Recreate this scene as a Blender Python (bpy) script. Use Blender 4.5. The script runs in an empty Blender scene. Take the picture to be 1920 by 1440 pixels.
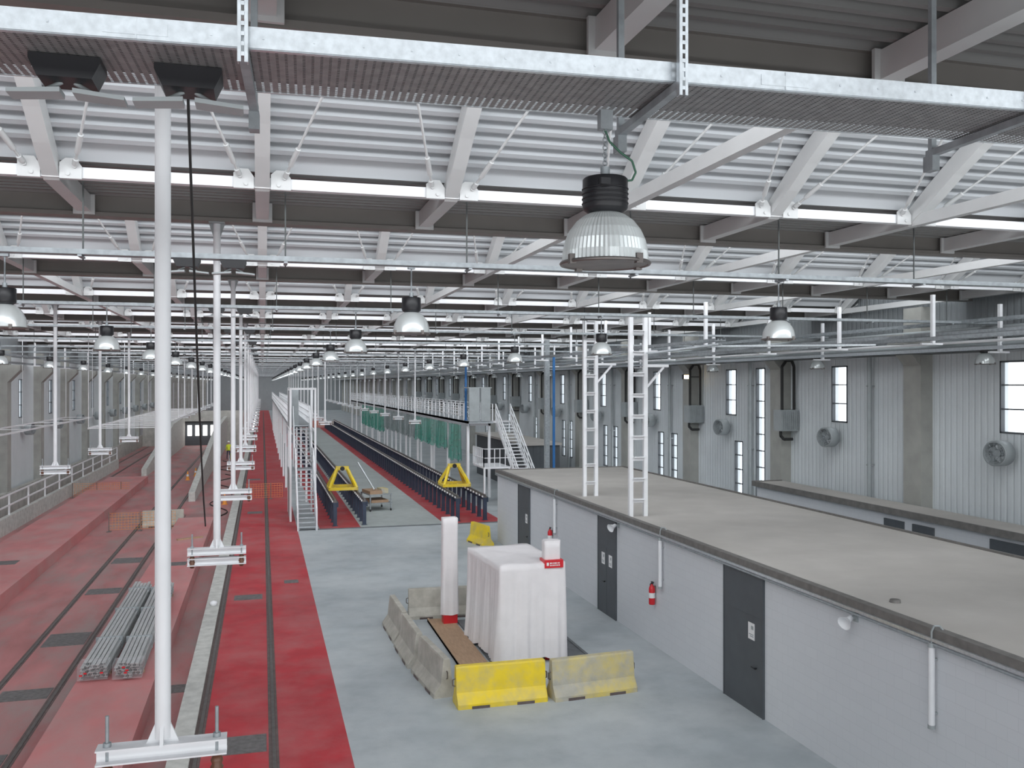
import bpy, math, random, bisect
from mathutils import Vector, Matrix
random.seed(4)
H=7.1; S=8.2
scn=bpy.context.scene
C=scn.collection
sin,cos,pi=math.sin,math.cos,math.pi

# ---------------------------------------------------------------- materials
def mat(name,col,rough=.6,metal=0.,var=.12,scale=3.,bump=0.,bscale=40.,stretch=(1,1,1),dirt=None,dirt_amt=.5,dirt_scale=.6,alpha=None):
    m=bpy.data.materials.new(name); m.use_nodes=True
    nt=m.node_tree; n=nt.nodes; l=nt.links
    b=n["Principled BSDF"]
    b.inputs["Roughness"].default_value=rough; b.inputs["Metallic"].default_value=metal
    tc=n.new("ShaderNodeTexCoord"); mp=n.new("ShaderNodeMapping"); mp.inputs["Scale"].default_value=stretch
    l.new(tc.outputs["Object"],mp.inputs["Vector"])
    no=n.new("ShaderNodeTexNoise"); no.inputs["Scale"].default_value=scale; no.inputs["Detail"].default_value=6
    l.new(mp.outputs[0],no.inputs["Vector"])
    r=n.new("ShaderNodeValToRGB")
    r.color_ramp.elements[0].position=.3; r.color_ramp.elements[1].position=.7
    r.color_ramp.elements[0].color=(*[c*(1-var) for c in col],1)
    r.color_ramp.elements[1].color=(*[min(1,c*(1+var*.6)) for c in col],1)
    l.new(no.outputs["Fac"],r.inputs[0])
    out=r.outputs[0]
    if dirt:
        n2=n.new("ShaderNodeTexNoise"); n2.inputs["Scale"].default_value=dirt_scale; n2.inputs["Detail"].default_value=9; n2.inputs["Roughness"].default_value=.65
        l.new(mp.outputs[0],n2.inputs["Vector"])
        r2=n.new("ShaderNodeValToRGB"); r2.color_ramp.elements[0].position=.42; r2.color_ramp.elements[1].position=.68
        r2.color_ramp.elements[0].color=(0,0,0,1); r2.color_ramp.elements[1].color=(dirt_amt,)*3+(1,)
        l.new(n2.outputs["Fac"],r2.inputs[0])
        mx=n.new("ShaderNodeMix"); mx.data_type='RGBA'
        l.new(r2.outputs[0],mx.inputs[0]); l.new(out,mx.inputs[6]); mx.inputs[7].default_value=(*dirt,1)
        out=mx.outputs[2]
    l.new(out,b.inputs["Base Color"])
    if bump:
        n3=n.new("ShaderNodeTexNoise"); n3.inputs["Scale"].default_value=bscale; n3.inputs["Detail"].default_value=4
        l.new(mp.outputs[0],n3.inputs["Vector"])
        bp=n.new("ShaderNodeBump"); bp.inputs["Strength"].default_value=bump; bp.inputs["Distance"].default_value=.02
        l.new(n3.outputs["Fac"],bp.inputs["Height"]); l.new(bp.outputs[0],b.inputs["Normal"])
    if alpha is not None: b.inputs["Alpha"].default_value=alpha
    return m
def emis(name,col,st):
    m=bpy.data.materials.new(name); m.use_nodes=True
    nt=m.node_tree; nt.nodes.clear()
    e=nt.nodes.new("ShaderNodeEmission"); e.inputs[0].default_value=(*col,1); e.inputs[1].default_value=st
    o=nt.nodes.new("ShaderNodeOutputMaterial"); nt.links.new(e.outputs[0],o.inputs[0]); return m

M={}
M['conc']=mat('floor_concrete',(.41,.45,.47),.65,0,.12,1.2,.15,30,dirt=(.56,.59,.60),dirt_amt=.8,dirt_scale=.35)
M['lane']=mat('lane_concrete',(.44,.48,.47),.7,0,.1,2,dirt=(.33,.35,.35),dirt_amt=.5,dirt_scale=.3)
M['red']=mat('red_floor',(.48,.038,.050),.55,0,.16,1.5,.1,30,dirt=(.44,.16,.16),dirt_amt=.7,dirt_scale=.5)
M['redd']=mat('dusty_red_floor',(.46,.19,.19),.6,0,.22,1.2,.1,30,stretch=(1,.35,1),dirt=(.33,.26,.25),dirt_amt=.95,dirt_scale=.8)
M['redp']=mat('platform_red',(.56,.215,.215),.6,0,.12,1.2,.1,30,stretch=(1,.5,1),dirt=(.46,.30,.29),dirt_amt=.8,dirt_scale=.7)
M['curb']=mat('curb_concrete',(.56,.56,.53),.8,0,.2,4,.2)
M['oldconc']=mat('old_concrete',(.48,.47,.44),.85,0,.2,2,.3,25,dirt=(.28,.28,.26),dirt_amt=.5,dirt_scale=.8)
M['colconc']=mat('column_concrete',(.36,.36,.335),.8,0,.15,1.5,.2,20)
M['white']=mat('white_paint',(.82,.83,.85),.4,0,.04,3)
M['beam']=mat('beam_paint',(.64,.65,.65),.45,0,.05,2)
M['girder']=mat('girder_shade_tone',(.24,.225,.21),.6,0,.1,1)  # under-roof shade put into the colour of the girders
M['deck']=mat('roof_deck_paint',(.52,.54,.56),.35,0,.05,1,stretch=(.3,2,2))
M['deck_shade']=mat('roof_deck_shade_tone',(.24,.24,.235),.5,0,.06,1,stretch=(.3,2,2))  # flat deck's shade painted in as a darker deck colour
M['galv']=mat('galvanised_steel',(.60,.64,.67),.3,.6,.14,25)
M['galvd']=mat('weathered_galvanised_steel',(.36,.39,.41),.5,.4,.2,10)
M['alu']=mat('aluminium',(.62,.64,.64),.4,.5,.1,5)
M['reflector']=mat('prismatic_reflector',(.76,.80,.80),.22,.35,.04,5)
M['black']=mat('black_enamel',(.015,.015,.018),.4,0,.1,5)
M['blackr']=mat('dark_rubber',(.03,.03,.03),.8,0,.1,5)
M['steel']=mat('rail_steel',(.22,.20,.19),.4,.7,.2,6)
M['groove']=mat('groove_dark',(.13,.10,.095),.8,0,.3,5)
M['navy']=mat('navy_paint',(.035,.05,.085),.5,0,.15,4)
M['grey']=mat('door_grey',(.085,.095,.105),.5,0,.08,3)
M['roofb']=mat('block_roof_membrane',(.50,.475,.445),.8,0,.08,1,.2,60,dirt=(.42,.395,.365),dirt_amt=.5,dirt_scale=.3)
M['coping']=mat('coping_edge',(.20,.19,.18),.6,.2,.2,5)
M['yellow']=mat('yellow_paint',(.84,.62,.02),.5,0,.08,3,dirt=(.50,.43,.22),dirt_amt=.6,dirt_scale=2.2)
M['yelw']=mat('worn_yellow_concrete',(.45,.43,.37),.8,0,.15,4,.2,dirt=(.75,.58,.08),dirt_amt=.9,dirt_scale=.9)
M['jersey']=mat('barrier_concrete',(.48,.46,.41),.85,0,.18,4,.3,30,dirt=(.30,.28,.23),dirt_amt=.6,dirt_scale=1.4)
M['cloth']=mat('white_sheet',(.80,.77,.78),.85,0,.04,3,.15,14)
M['redp2']=mat('red_gloss',(.65,.02,.03),.35,0,.05,3)
M['wood']=mat('plywood',(.42,.28,.18),.7,0,.15,4,stretch=(6,1,1))
M['darkfloor']=mat('dark_mat',(.16,.17,.18),.8,0,.15,5)
M['plate']=mat('checker_plate',(.20,.19,.19),.5,.3,.3,8)
M['green']=mat('green_netting',(.06,.33,.25),.8,0,.2,4,alpha=.6)
M['gnet']=mat('grey_netting',(.22,.28,.28),.8,0,.2,4,alpha=.6)
M['orange']=mat('orange_plastic',(.80,.33,.06),.6,0,.1,4)
M['blue']=mat('blue_paint',(.03,.16,.42),.5,0,.1,4)
M['skin']=mat('skin',(.6,.38,.28),.6)
M['hivis']=mat('hi_vis_fabric',(.75,.85,.05),.7)
M['trouser']=mat('navy_trousers',(.04,.05,.1),.8)
M['brown']=mat('brown_insulator',(.16,.07,.04),.3)
M['paper']=mat('paper_white',(.85,.85,.85),.6)
M['greyb']=mat('cabinet_grey',(.36,.39,.40),.5,.1,.1,3)
M['ductd']=mat('dark_duct',(.10,.11,.11),.6,.1,.1,3)
M['plastic']=mat('clear_wrap',(.8,.8,.82),.15,0,.1,8,alpha=.15)
M['green2']=mat('green_cord',(.05,.14,.09),.5)
M['lit']=emis('lit_lamp',(1,.75,.4),18)
M['litw']=emis('far_daylight',(1,.98,.95),3)
M['sky']=emis('sky_glazing',(.93,.97,1),2.5)
M['front_fill']=emis('front_fill_glow',(.95,.98,1),1.9)  # glow of the added front fill panel

def blockwall():
    m=mat('painted_block_wall',(.66,.68,.71),.6,0,.03,2)
    nt=m.node_tree; n=nt.nodes; l=nt.links; b=n["Principled BSDF"]
    tc=n.new("ShaderNodeTexCoord"); sp=n.new("ShaderNodeSeparateXYZ"); cb=n.new("ShaderNodeCombineXYZ")
    l.new(tc.outputs["Object"],sp.inputs[0]); l.new(sp.outputs[1],cb.inputs[0]); l.new(sp.outputs[2],cb.inputs[1])
    br=n.new("ShaderNodeTexBrick"); br.inputs["Scale"].default_value=1; br.inputs["Brick Width"].default_value=.4; br.inputs["Row Height"].default_value=.2
    br.inputs["Mortar Size"].default_value=.006; br.inputs["Color1"].default_value=(.655,.675,.705,1); br.inputs["Color2"].default_value=(.67,.69,.72,1); br.inputs["Mortar"].default_value=(.615,.635,.665,1)
    l.new(cb.outputs[0],br.inputs["Vector"]); l.new(br.outputs["Color"],b.inputs["Base Color"])
    return m
M['block']=blockwall()
def panelwall(name,col):
    m=mat(name,col,.5,.0,.05,1)
    nt=m.node_tree; n=nt.nodes; l=nt.links; b=n["Principled BSDF"]
    tc=n.new("ShaderNodeTexCoord"); sp=n.new("ShaderNodeSeparateXYZ"); l.new(tc.outputs["Object"],sp.inputs[0])
    mu=n.new("ShaderNodeMath"); mu.operation='MULTIPLY'; mu.inputs[1].default_value=1/.25; l.new(sp.outputs[1],mu.inputs[0])
    pp=n.new("ShaderNodeMath"); pp.operation='PINGPONG'; pp.inputs[1].default_value=.5; l.new(mu.outputs[0],pp.inputs[0])
    rp=n.new("ShaderNodeValToRGB"); rp.color_ramp.elements[0].position=.1; rp.color_ramp.elements[1].position=.22
    l.new(pp.outputs[0],rp.inputs[0])
    bp=n.new("ShaderNodeBump"); bp.inputs["Distance"].default_value=.03; bp.inputs["Strength"].default_value=.5
    l.new(rp.outputs[0],bp.inputs["Height"]); l.new(bp.outputs[0],b.inputs["Normal"])
    return m
M['panel']=panelwall('ribbed_wall_panel',(.66,.70,.72)); M['panel_shade']=panelwall('shade_toned_wall_panel',(.24,.26,.27))  # second panel colour has the wall-top shadow painted in
def perf():
    m=mat('perforated_galvanised_tray',(.30,.30,.30),.5,.5,.2,12)
    nt=m.node_tree; n=nt.nodes; l=nt.links; b=n["Principled BSDF"]; o=n["Material Output"]
    tc=n.new("ShaderNodeTexCoord"); mp=n.new("ShaderNodeMapping"); mp.inputs["Scale"].default_value=(22,44,1)
    l.new(tc.outputs["Object"],mp.inputs[0])
    sp=n.new("ShaderNodeSeparateXYZ"); l.new(mp.outputs[0],sp.inputs[0])
    vals=[]
    for i in (0,1):
        f=n.new("ShaderNodeMath"); f.operation='PINGPONG'; f.inputs[1].default_value=.5; l.new(sp.outputs[i],f.inputs[0])
        c=n.new("ShaderNodeMath"); c.operation='GREATER_THAN'; c.inputs[1].default_value=.34; l.new(f.outputs[0],c.inputs[0]); vals.append(c)
    a=n.new("ShaderNodeMath"); a.operation='MULTIPLY'; l.new(vals[0].outputs[0],a.inputs[0]); l.new(vals[1].outputs[0],a.inputs[1])
    t=n.new("ShaderNodeBsdfTransparent"); mx=n.new("ShaderNodeMixShader")
    l.new(a.outputs[0],mx.inputs[0]); l.new(b.outputs[0],mx.inputs[1]); l.new(t.outputs[0],mx.inputs[2]); l.new(mx.outputs[0],o.inputs[0])
    return m
M['perf']=perf()
def glass():
    m=bpy.data.materials.new('window_glass'); m.use_nodes=True; nt=m.node_tree; nt.nodes.clear(); n=nt.nodes
    t=n.new("ShaderNodeBsdfTransparent"); g=n.new("ShaderNodeBsdfGlossy"); g.inputs["Roughness"].default_value=.05
    mx=n.new("ShaderNodeMixShader"); mx.inputs[0].default_value=.06; o=n.new("ShaderNodeOutputMaterial")
    nt.links.new(t.outputs[0],mx.inputs[1]); nt.links.new(g.outputs[0],mx.inputs[2]); nt.links.new(mx.outputs[0],o.inputs[0]); return m
M['glass']=glass()

# ---------------------------------------------------------------- mesh builder
class MB:
    def __init__(s): s.v=[]; s.f=[]; s.sm=[]; s.mi=[]; s.m=0
    def add(s,vs,fs,smooth=False):
        o=len(s.v); s.v+= [tuple(p) for p in vs]
        for f in fs: s.f.append(tuple(i+o for i in f)); s.sm.append(smooth); s.mi.append(s.m)
        return s
    def box(s,x0,x1,y0,y1,z0,z1):
        return s.add([(x0,y0,z0),(x1,y0,z0),(x1,y1,z0),(x0,y1,z0),(x0,y0,z1),(x1,y0,z1),(x1,y1,z1),(x0,y1,z1)],
          [(0,3,2,1),(4,5,6,7),(0,1,5,4),(1,2,6,5),(2,3,7,6),(3,0,4,7)])
    def beam(s,p0,p1,w,h,up=(0,0,1)):
        p0=Vector(p0);p1=Vector(p1);d=(p1-p0).normalized();u=Vector(up)
        if abs(d.dot(u))>.99:u=Vector((0,1,0))
        r=d.cross(u).normalized();u=r.cross(d).normalized()
        vs=[]
        for p in (p0,p1):
            for a,b in((-1,-1),(1,-1),(1,1),(-1,1)): vs.append(p+r*a*w/2+u*b*h/2)
        return s.add(vs,[(0,1,2,3),(7,6,5,4),(0,4,5,1),(1,5,6,2),(2,6,7,3),(3,7,4,0)])
    def cyl(s,p0,p1,r0,r1=None,n=12,cap=True):
        if r1 is None:r1=r0
        p0=Vector(p0);p1=Vector(p1);d=(p1-p0).normalized()
        u=Vector((0,0,1)) if abs(d.z)<.9 else Vector((1,0,0))
        a=d.cross(u).normalized();b=d.cross(a).normalized()
        vs=[];
        for p,r in((p0,r0),(p1,r1)):
            for i in range(n):
                t=2*pi*i/n; vs.append(p+a*cos(t)*r+b*sin(t)*r)
        s.add(vs,[(i,(i+1)%n,n+(i+1)%n,n+i) for i in range(n)],True)
        if cap: s.add(vs,[tuple(range(n))[::-1],tuple(range(n,2*n))])
        return s
    def lathe(s,prof,n=32,c=(0,0,0),rib=0.,M4=None,smooth=True):
        vs=[]
        for r,z in prof:
            for i in range(n):
                t=2*pi*i/n; rr=r*(1+(rib if i%2 else 0)); p=Vector((rr*cos(t),rr*sin(t),z))
                if M4: p=M4@p
                vs.append(p+Vector(c))
        fs=[]
        for j in range(len(prof)-1):
            for i in range(n): fs.append((j*n+i,j*n+(i+1)%n,(j+1)*n+(i+1)%n,(j+1)*n+i))
        return s.add(vs,fs,smooth)
    def prism(s,pts,axis,a,b):
        def mk(p,t): return (t,p[0],p[1]) if axis=='x' else ((p[0],t,p[1]) if axis=='y' else (p[0],p[1],t))
        n=len(pts); vs=[mk(p,a) for p in pts]+[mk(p,b) for p in pts]
        return s.add(vs,[tuple(range(n)),tuple(range(n,2*n))[::-1]]+[(i,n+i,n+(i+1)%n,(i+1)%n) for i in range(n)])
    def tube(s,pts,r,n=8):
        for i in range(len(pts)-1): s.cyl(pts[i],pts[i+1],r,n=n,cap=(i in(0,len(pts)-2)))
        return s
    def torus(s,c,R,r,axis='z',n=24,m=8,M4=None):
        vs=[]
        for i in range(n):
            t=2*pi*i/n
            for j in range(m):
                q=2*pi*j/m; x=(R+r*cos(q))*cos(t); y=(R+r*cos(q))*sin(t); z=r*sin(q)
                p=Vector((x,y,z)) if axis=='z' else (Vector((x,z,y)) if axis=='y' else Vector((z,x,y)))
                if M4:p=M4@p
                vs.append(p+Vector(c))
        return s.add(vs,[(i*m+j,((i+1)%n)*m+j,((i+1)%n)*m+(j+1)%m,i*m+(j+1)%m) for i in range(n) for j in range(m)],True)
    def mesh(s,name,mats):
        me=bpy.data.meshes.new(name); me.from_pydata(s.v,[],s.f)
        if not isinstance(mats,(list,tuple)): mats=[mats]
        for m in mats: me.materials.append(m)
        me.polygons.foreach_set('use_smooth',s.sm); me.polygons.foreach_set('material_index',s.mi)
        me.validate(); me.update()
        return me
def ob(name,data,loc=(0,0,0),rot=0,parent=None,label=None,cat=None,group=None,kind=None,fix=False):
    o=bpy.data.objects.new(name,data); o.location=loc
    if isinstance(rot,(int,float)): o.rotation_euler=(0,0,rot)
    else: o.rotation_euler=rot
    if parent: o.parent=parent
    if label:o['label']=label
    if cat:o['category']=cat
    if group:o['group']=group
    if kind:o['kind']=kind
    C.objects.link(o); return o
def mo(name,mb,m,**k): return ob(name,mb.mesh(name,m),**k)
def copytree(root,loc,rot=None,parent=None):
    o=root.copy(); C.objects.link(o)
    if parent is None:
        o.location=loc
        if rot is not None:o.rotation_euler=(0,0,rot)
    else: o.parent=parent
    for c in list(root.children): copytree(c,None,None,o)
    return o
def empty(name,loc,rot=0,**k):
    e=ob(name,None,loc=loc,rot=rot,**k); e.empty_display_size=.2; return e
def struct(name,mb,m): return mo(name,mb,m,kind='structure')

XL,XR=-14.5,21.0; YE=253.

# ---------------------------------------------------------------- floor
struct('floor',MB().box(1.65,XR,-6,YE,-.3,0),M['conc'])
struct('floor.001',MB().box(-1.32,1.65,-6,YE,-.6,0),M['red'])
struct('floor.002',MB().box(XL,-1.72,-6,YE,-.8,-.5),M['redd'])
struct('floor.003',MB().box(-4.28,-2.5,-6,51,-.5,0),M['redp'])
struct('floor.004',MB().box(-11.3,-8.5,-6,75,-.5,0),M['redp'])
struct('trim_1',MB().box(-1.72,-1.32,-6,140,-.5,.07),M['curb'])
struct('floor.005',MB().box(2.7,4.7,45.2,150,0,.008),M['red'])
struct('floor.006',MB().box(8.9,12.0,45.2,150,0,.008),M['red'])
struct('floor.007',MB().box(4.7,8.9,45.2,150,0,.012),M['lane'])
struct('floor.008',MB().box(2.4,12.0,150,200,0,.01),M['redp'])
struct('trim_2',MB().box(1.65,11.8,45.0,45.2,0,.03),M['darkfloor'])
for i,(x,z) in enumerate(((-1.22,0),(.22,0),(-6.35,-.5),(-4.9,-.5),(-13.3,-.5),(-11.9,-.5))):
    b=MB(); b.box(x-.035,x+.035,-6,YE-10,z,z+.016)
    mo('track_rail',b,M['steel'],label='worn steel tram rail set flush in the red floor',cat='rail',group='floor rails')
    b=MB(); b.box(x-.10,x-.037,-6,YE-10,z,z+.006); b.box(x+.037,x+.09,-6,YE-10,z,z+.006)
    struct('trim_%d'%(3+i),b,M['groove'])
for (x,y,w,d,z) in ((-.42,18.6,1.0,.9,0),(-.45,31.4,.9,.7,0),(1.0,33.5,.5,.5,0),(-.4,52,.8,.8,0),(-5.6,20,1.15,1.3,-.5),(-5.6,24.5,1.15,.8,-.5),(-5.6,29.5,1.15,1.4,-.5),
    (-5.6,36,1.15,.9,-.5),(-5.6,42,1.15,1.2,-.5),(-2.1,24,.5,.6,-.5),(-3.3,38,.8,.7,0),(-.6,70,.9,.9,0),(-9.8,40,.8,.8,0)):
    b=MB(); b.box(-w/2,w/2,-d/2,d/2,0,.014)
    for j in range(6): b.box(-w/2+.05,w/2-.05,-d/2+d*(j+.4)/6,-d/2+d*(j+.55)/6,.014,.02)
    mo('floor_hatch',b,M['plate'],loc=(x,y,z),label='dark steel hatch plate set in the red floor',cat='floor hatch',group='floor hatches')

# ---------------------------------------------------------------- walls with openings
def holed(axis_pos,thick,y0,y1,z0,z1,holes):
    b=MB(); ys=sorted({y0,y1,*[h[0] for h in holes],*[h[1] for h in holes]}); zs=sorted({z0,z1,*[h[2] for h in holes],*[h[3] for h in holes]})
    for i in range(len(ys)-1):
        col=[]
        for j in range(len(zs)-1):
            cy=(ys[i]+ys[i+1])/2; cz=(zs[j]+zs[j+1])/2
            if any(h[0]<cy<h[1] and h[2]<cz<h[3] for h in holes): continue
            if col and abs(col[-1][1]-zs[j])<1e-6: col[-1][1]=zs[j+1]
            else: col.append([zs[j],zs[j+1]])
        for a,c in col: b.box(min(axis_pos,axis_pos+thick),max(axis_pos,axis_pos+thick),ys[i],ys[i+1],a,c)
    return b
RH=[]
for i in range(-2,27):
    y=21.5+S*i
    RH.append((y-.48,y+.48,5.65,7.78))
RH.append((34.95,35.7,2.0,7.8))
for y in (37.2,43.9,45.6,52.2,53.9,60.6,62.2): RH.append((y-.36,y+.36,1.9,4.5))
for i in range(6,27): RH.append((20+S*i-.45,20+S*i+.45,1.9,4.5))
struct('wall_right',holed(XR,.3,-2,YE,0,H+1.1,RH),M['panel'])
struct('wall_right.001',MB().box(XR,XR+.3,-2,YE,H+1.1,H+5.2),M['panel_shade'])
LH=[(21.5+S*i-.48,21.5+S*i+.48,5.0,7.4) for i in range(-1,27)]
struct('wall_left',holed(XL,-.3,-2,YE,-.5,H+1.6,LH),M['panel'])
struct('wall_left.001',MB().box(XL-.3,XL,-2,YE,H+1.6,H+5.2),M['panel_shade'])
struct('wall_back',MB().box(XL,XR,YE,YE+.3,-.5,H+5.2),M['panel_shade'])
struct('wall_front',MB().box(XL,XR,-2.3,-2,-.5,H+5.2),M['panel_shade'])
wn=0
def window(x,h,side):
    global wn; wn+=1
    y0,y1,z0,z1=h; b=MB(); t=.05; xa,xb=(x-.02,x+.12) if side>0 else (x-.12,x+.02)
    b.box(xa,xb,y0,y0+t,z0,z1); b.box(xa,xb,y1-t,y1,z0,z1); b.box(xa,xb,y0,y1,z0,z0+t); b.box(xa,xb,y0,y1,z1-t,z1)
    n=max(2,round((z1-z0)/.7))
    for i in range(1,n): z=z0+(z1-z0)*i/n; b.box(xa+.02,xb-.02,y0,y1,z-.02,z+.02)
    b.m=1; b.add([(x+.05*side,y0,z0),(x+.05*side,y1,z0),(x+.05*side,y1,z1),(x+.05*side,y0,z1)],[(0,1,2,3)])
    struct('window_%d'%wn,b,[M['grey'],M['glass']])
for h in RH: window(XR,h,1)
for h in LH: window(XL,h,-1)
# added fill panel, unseen behind the camera, numbered among the windows
wn+=1
b=MB().add([(-12,-1.98,1),(19,-1.98,1),(19,-1.98,7.8),(-12,-1.98,7.8)],[(0,1,2,3)]); struct('window_%d'%wn,b,M['front_fill'])
# columns
cm=MB().box(-.45,0,-.42,.42,0,H+2.5)
cm.prism([(-.45,H+.6),(-1.1,H+1.3),(-1.1,H+1.6),(-.45,H+1.6)],'y',-.4,.4)
cme=cm.mesh('column',M['colconc'])
for i in range(-3,28):
    ob('concrete_column',cme,loc=(XR,25.2+S*i,0),label='square concrete column with corbel against the ribbed wall',cat='column',group='wall columns')
    o=ob('concrete_column',cme,loc=(XL,25.2+S*i,-.5),rot=pi,label='square concrete column with corbel against the ribbed wall',cat='column',group='wall columns')
for i in range(-1,14):
    y=27.7+S*i
    b=MB().cyl((0,0,.2),(0,0,8.1),.08,n=12)
    for z in(1,4.2,7): b.box(-.11,.2,-.03,.03,z,z+.05)
    mo('downpipe',b,M['greyb'],loc=(XR-.2,y,0),label='grey vertical downpipe clamped to the ribbed wall',cat='pipe',group='wall downpipes')

# wall fans
def fan(loc,rot):
    e=empty('wall_fan',loc,rot,label='round steel axial fan on a bracket on the wall',cat='fan',group='wall fans')
    R=.34
    b=MB(); 
    Mx=Matrix.Rotation(pi/2,4,'X')
    b.lathe([(R,-.22),(R+.03,-.2),(R+.03,.2),(R,.22),(R-.03,.2),(R-.03,-.2),(R,-.22)],28,M4=Mx)
    mo('drum',b,M['greyb'],parent=e)
    b=MB()
    for r in(.1,.18,.26,.32): b.torus((0,-.24,0),r,.006,'y',24,5)
    for i in range(6): t=pi*i/6; b.cyl((R*cos(t),-.24,R*sin(t)),(-R*cos(t),-.24,-R*sin(t)),.006,n=5)
    mo('guard',b,M['galvd'],parent=e)
    b=MB().cyl((0,-.08,0),(0,.15,0),.1)
    for i in range(5):
        t=2*pi*i/5; c=Vector((cos(t),0,sin(t))); s=Vector((-sin(t),0,cos(t)))
        b.add([c*.09+s*.04+Vector((0,-.05,0)),c*.30+s*.12+Vector((0,-.05,0)),c*.30-s*.08+Vector((0,.05,0)),c*.09-s*.04+Vector((0,.05,0))],[(0,1,2,3)])
    mo('impeller',b,M['greyb'],parent=e)
    b=MB().box(-.05,.05,.2,.50,-.05,.05)
    mo('bracket',b,M['greyb'],parent=e)
    return e
f0=fan((XR-.5,21.5,5.1),math.radians(-78))
for i in range(1,14): copytree(f0,(XR-.5,21.5+S*i,5.1))
for i in range(3,14): copytree(f0,(XL+.5,21.5+S*i,4.3),math.radians(78))
def ctrl(loc,sx):
    e=empty('ventilation_unit',loc,0 if sx>0 else pi,label='grey finned ventilation unit with black pipes on a concrete column',cat='ventilation unit',group='ventilation units')
    b=MB().box(-.85,-.05,-.28,.28,0,.85)
    for i in range(9): b.box(-.82+i*.09,-.79+i*.09,-.32,-.28,.05,.8)
    mo('casing',b,M['greyb'],parent=e)
    b=MB().tube([(-.7,-.1,.85),(-.7,-.1,2.6),(-.5,-.1,2.85),(-.25,-.1,2.85),(-.15,-.1,2.6),(-.15,-.1,.85)],.06,10)
    b.tube([(-.7,0,0),(-.7,0,-.2),(-.55,0,-.35),(-.15,0,-.35)],.06,10)
    mo('pipe',b,M['blackr'],parent=e)
    return e
c0=ctrl((XR,32.62,5.2),1)
for i in range(1,12): copytree(c0,(XR,32.62+S*i,5.2))

# ---------------------------------------------------------------- roof
NB=29
def corr(pts_fn,length,pitch=.215,depth=.11,x0=XL,x1=XR):
    n=int(length/pitch); prof=[]
    for i in range(n):
        for f,dn in((0,0),(.34,0),(.46,1),(.88,1)):
            y,z,ny,nz=pts_fn((i+f)*pitch); prof.append((y+ny*dn*depth,z+nz*dn*depth))
    y,z,ny,nz=pts_fn(length); prof.append((y,z))
    b=MB(); m=len(prof)
    b.add([(x0,p[0],p[1]) for p in prof]+[(x1,p[0],p[1]) for p in prof],[(i,i+1,m+i+1,m+i) for i in range(m-1)])
    return b
L1=5.85; A=2.1; z0r=2.85
samp=[]; s=0; py,pz=.12,z0r+A
N=200
for i in range(N+1):
    y=.12+(L1-.12)*i/N; z=z0r+A*(1-(y/L1)**2)
    s+=math.hypot(y-py,z-pz); py,pz=y,z; samp.append((s,y,z))
skeys=[q[0] for q in samp]
def arc(t):
    i=min(max(bisect.bisect(skeys,t),1),N); a,b=samp[i-1],samp[i]
    u=(t-a[0])/max(1e-9,b[0]-a[0]); u=min(max(u,0),1)
    y=a[1]+(b[1]-a[1])*u; z=a[2]+(b[2]-a[2])*u
    dz=-2*A*y/L1**2; l=math.hypot(1,dz); return y,z,-dz/l,1/l
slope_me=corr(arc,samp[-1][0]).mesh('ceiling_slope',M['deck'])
flat_me=corr(lambda t:(L1+t,z0r,0,1),S-L1-.13).mesh('ceiling_flat',M['deck_shade'])
bm=MB(); w=.095
pts=[]
for i in range(13):
    y=.15+(L1-.15)*i/12; pts.append((y,z0r+A*(1-(y/L1)**2)-.0))
pts.append((S-.16,z0r))
top=[(p[0],p[1]-.01) for p in pts]
bot=[(p[0]-(.1 if 0<i<12 else 0),p[1]-.26) for i,p in enumerate(pts)]
n=len(top)
vs=[(x,*p) for x in(-w,w) for p in top+bot]
fs=[]
for i in range(n-1):
    fs+=[(i,i+1,n+i+1,n+i),(2*n+i,3*n+i,3*n+i+1,2*n+i+1),(n+i,n+i+1,3*n+i+1,3*n+i),(i,2*n+i,2*n+i+1,i+1)]
bm.add(vs,fs)
bm.box(-.15,.15,S-.2,S-.16,z0r-.3,z0r)
beam_me=bm.mesh('roof_beam',M['beam'])
def gus(sx):
    b=MB(); x=sx*.24
    b.prism([(x-.13,2.60),(x+.13,2.60),(x+.13,2.76),(x+.06,2.86),(x-.06,2.86),(x-.13,2.80)],'y',L1-.11,L1-.085)
    b.cyl((x+sx*.05,L1-.14,2.76),(x+sx*.05,L1-.07,2.76),.03,n=10); b.cyl((x-sx*.03,L1-.13,2.66),(x-sx*.03,L1-.07,2.66),.025,n=8)
    return b.mesh('gusset_plate',M['beam'])
def rod(sx):
    b=MB(); p0=Vector((sx*.29,L1-.12,2.76)); p1=Vector((sx*1.27,L1-3.2,z0r+A*(1-((L1-3.2)/L1)**2)-.02)); d=p1-p0
    b.cyl(p0,p1,.018,n=8); b.cyl(p0+d*.01,p0+d*.035,.038,n=8); b.cyl(p0+d*.07,p0+d*.16,.036,n=10)
    return b.mesh('tie_rod',M['beam'])
gm=[gus(-1),gus(1)]; rm=[rod(-1),rod(1)]
tie_me=MB().box(XL,XR,L1-.07,L1+.07,2.62,2.76).mesh('roof_tie',M['white'])
gb=MB(); gb.box(XL,XR,-.14,.14,2.54,2.60); gb.box(XL,XR,-.14,.14,2.86,2.92); gb.box(XL,XR,-.05,.05,2.6,2.86); gb.box(XL,XR,-.02,.1,2.92,3.1)
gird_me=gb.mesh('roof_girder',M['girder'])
glz=MB(); glz.add([(XL,.02,3.1),(XR,.02,3.1),(XR,.02,z0r+A+.1),(XL,.02,z0r+A+.1)],[(0,1,2,3)])
glz_me=glz.mesh('skylight',M['sky'])
xs=[2.58*i for i in range(-5,9)]
long_me=MB().box(-.07,.07,.15,L1-.08,2.58,2.76).mesh('roof_strut',M['beam'])
stuffb=MB()
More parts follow.
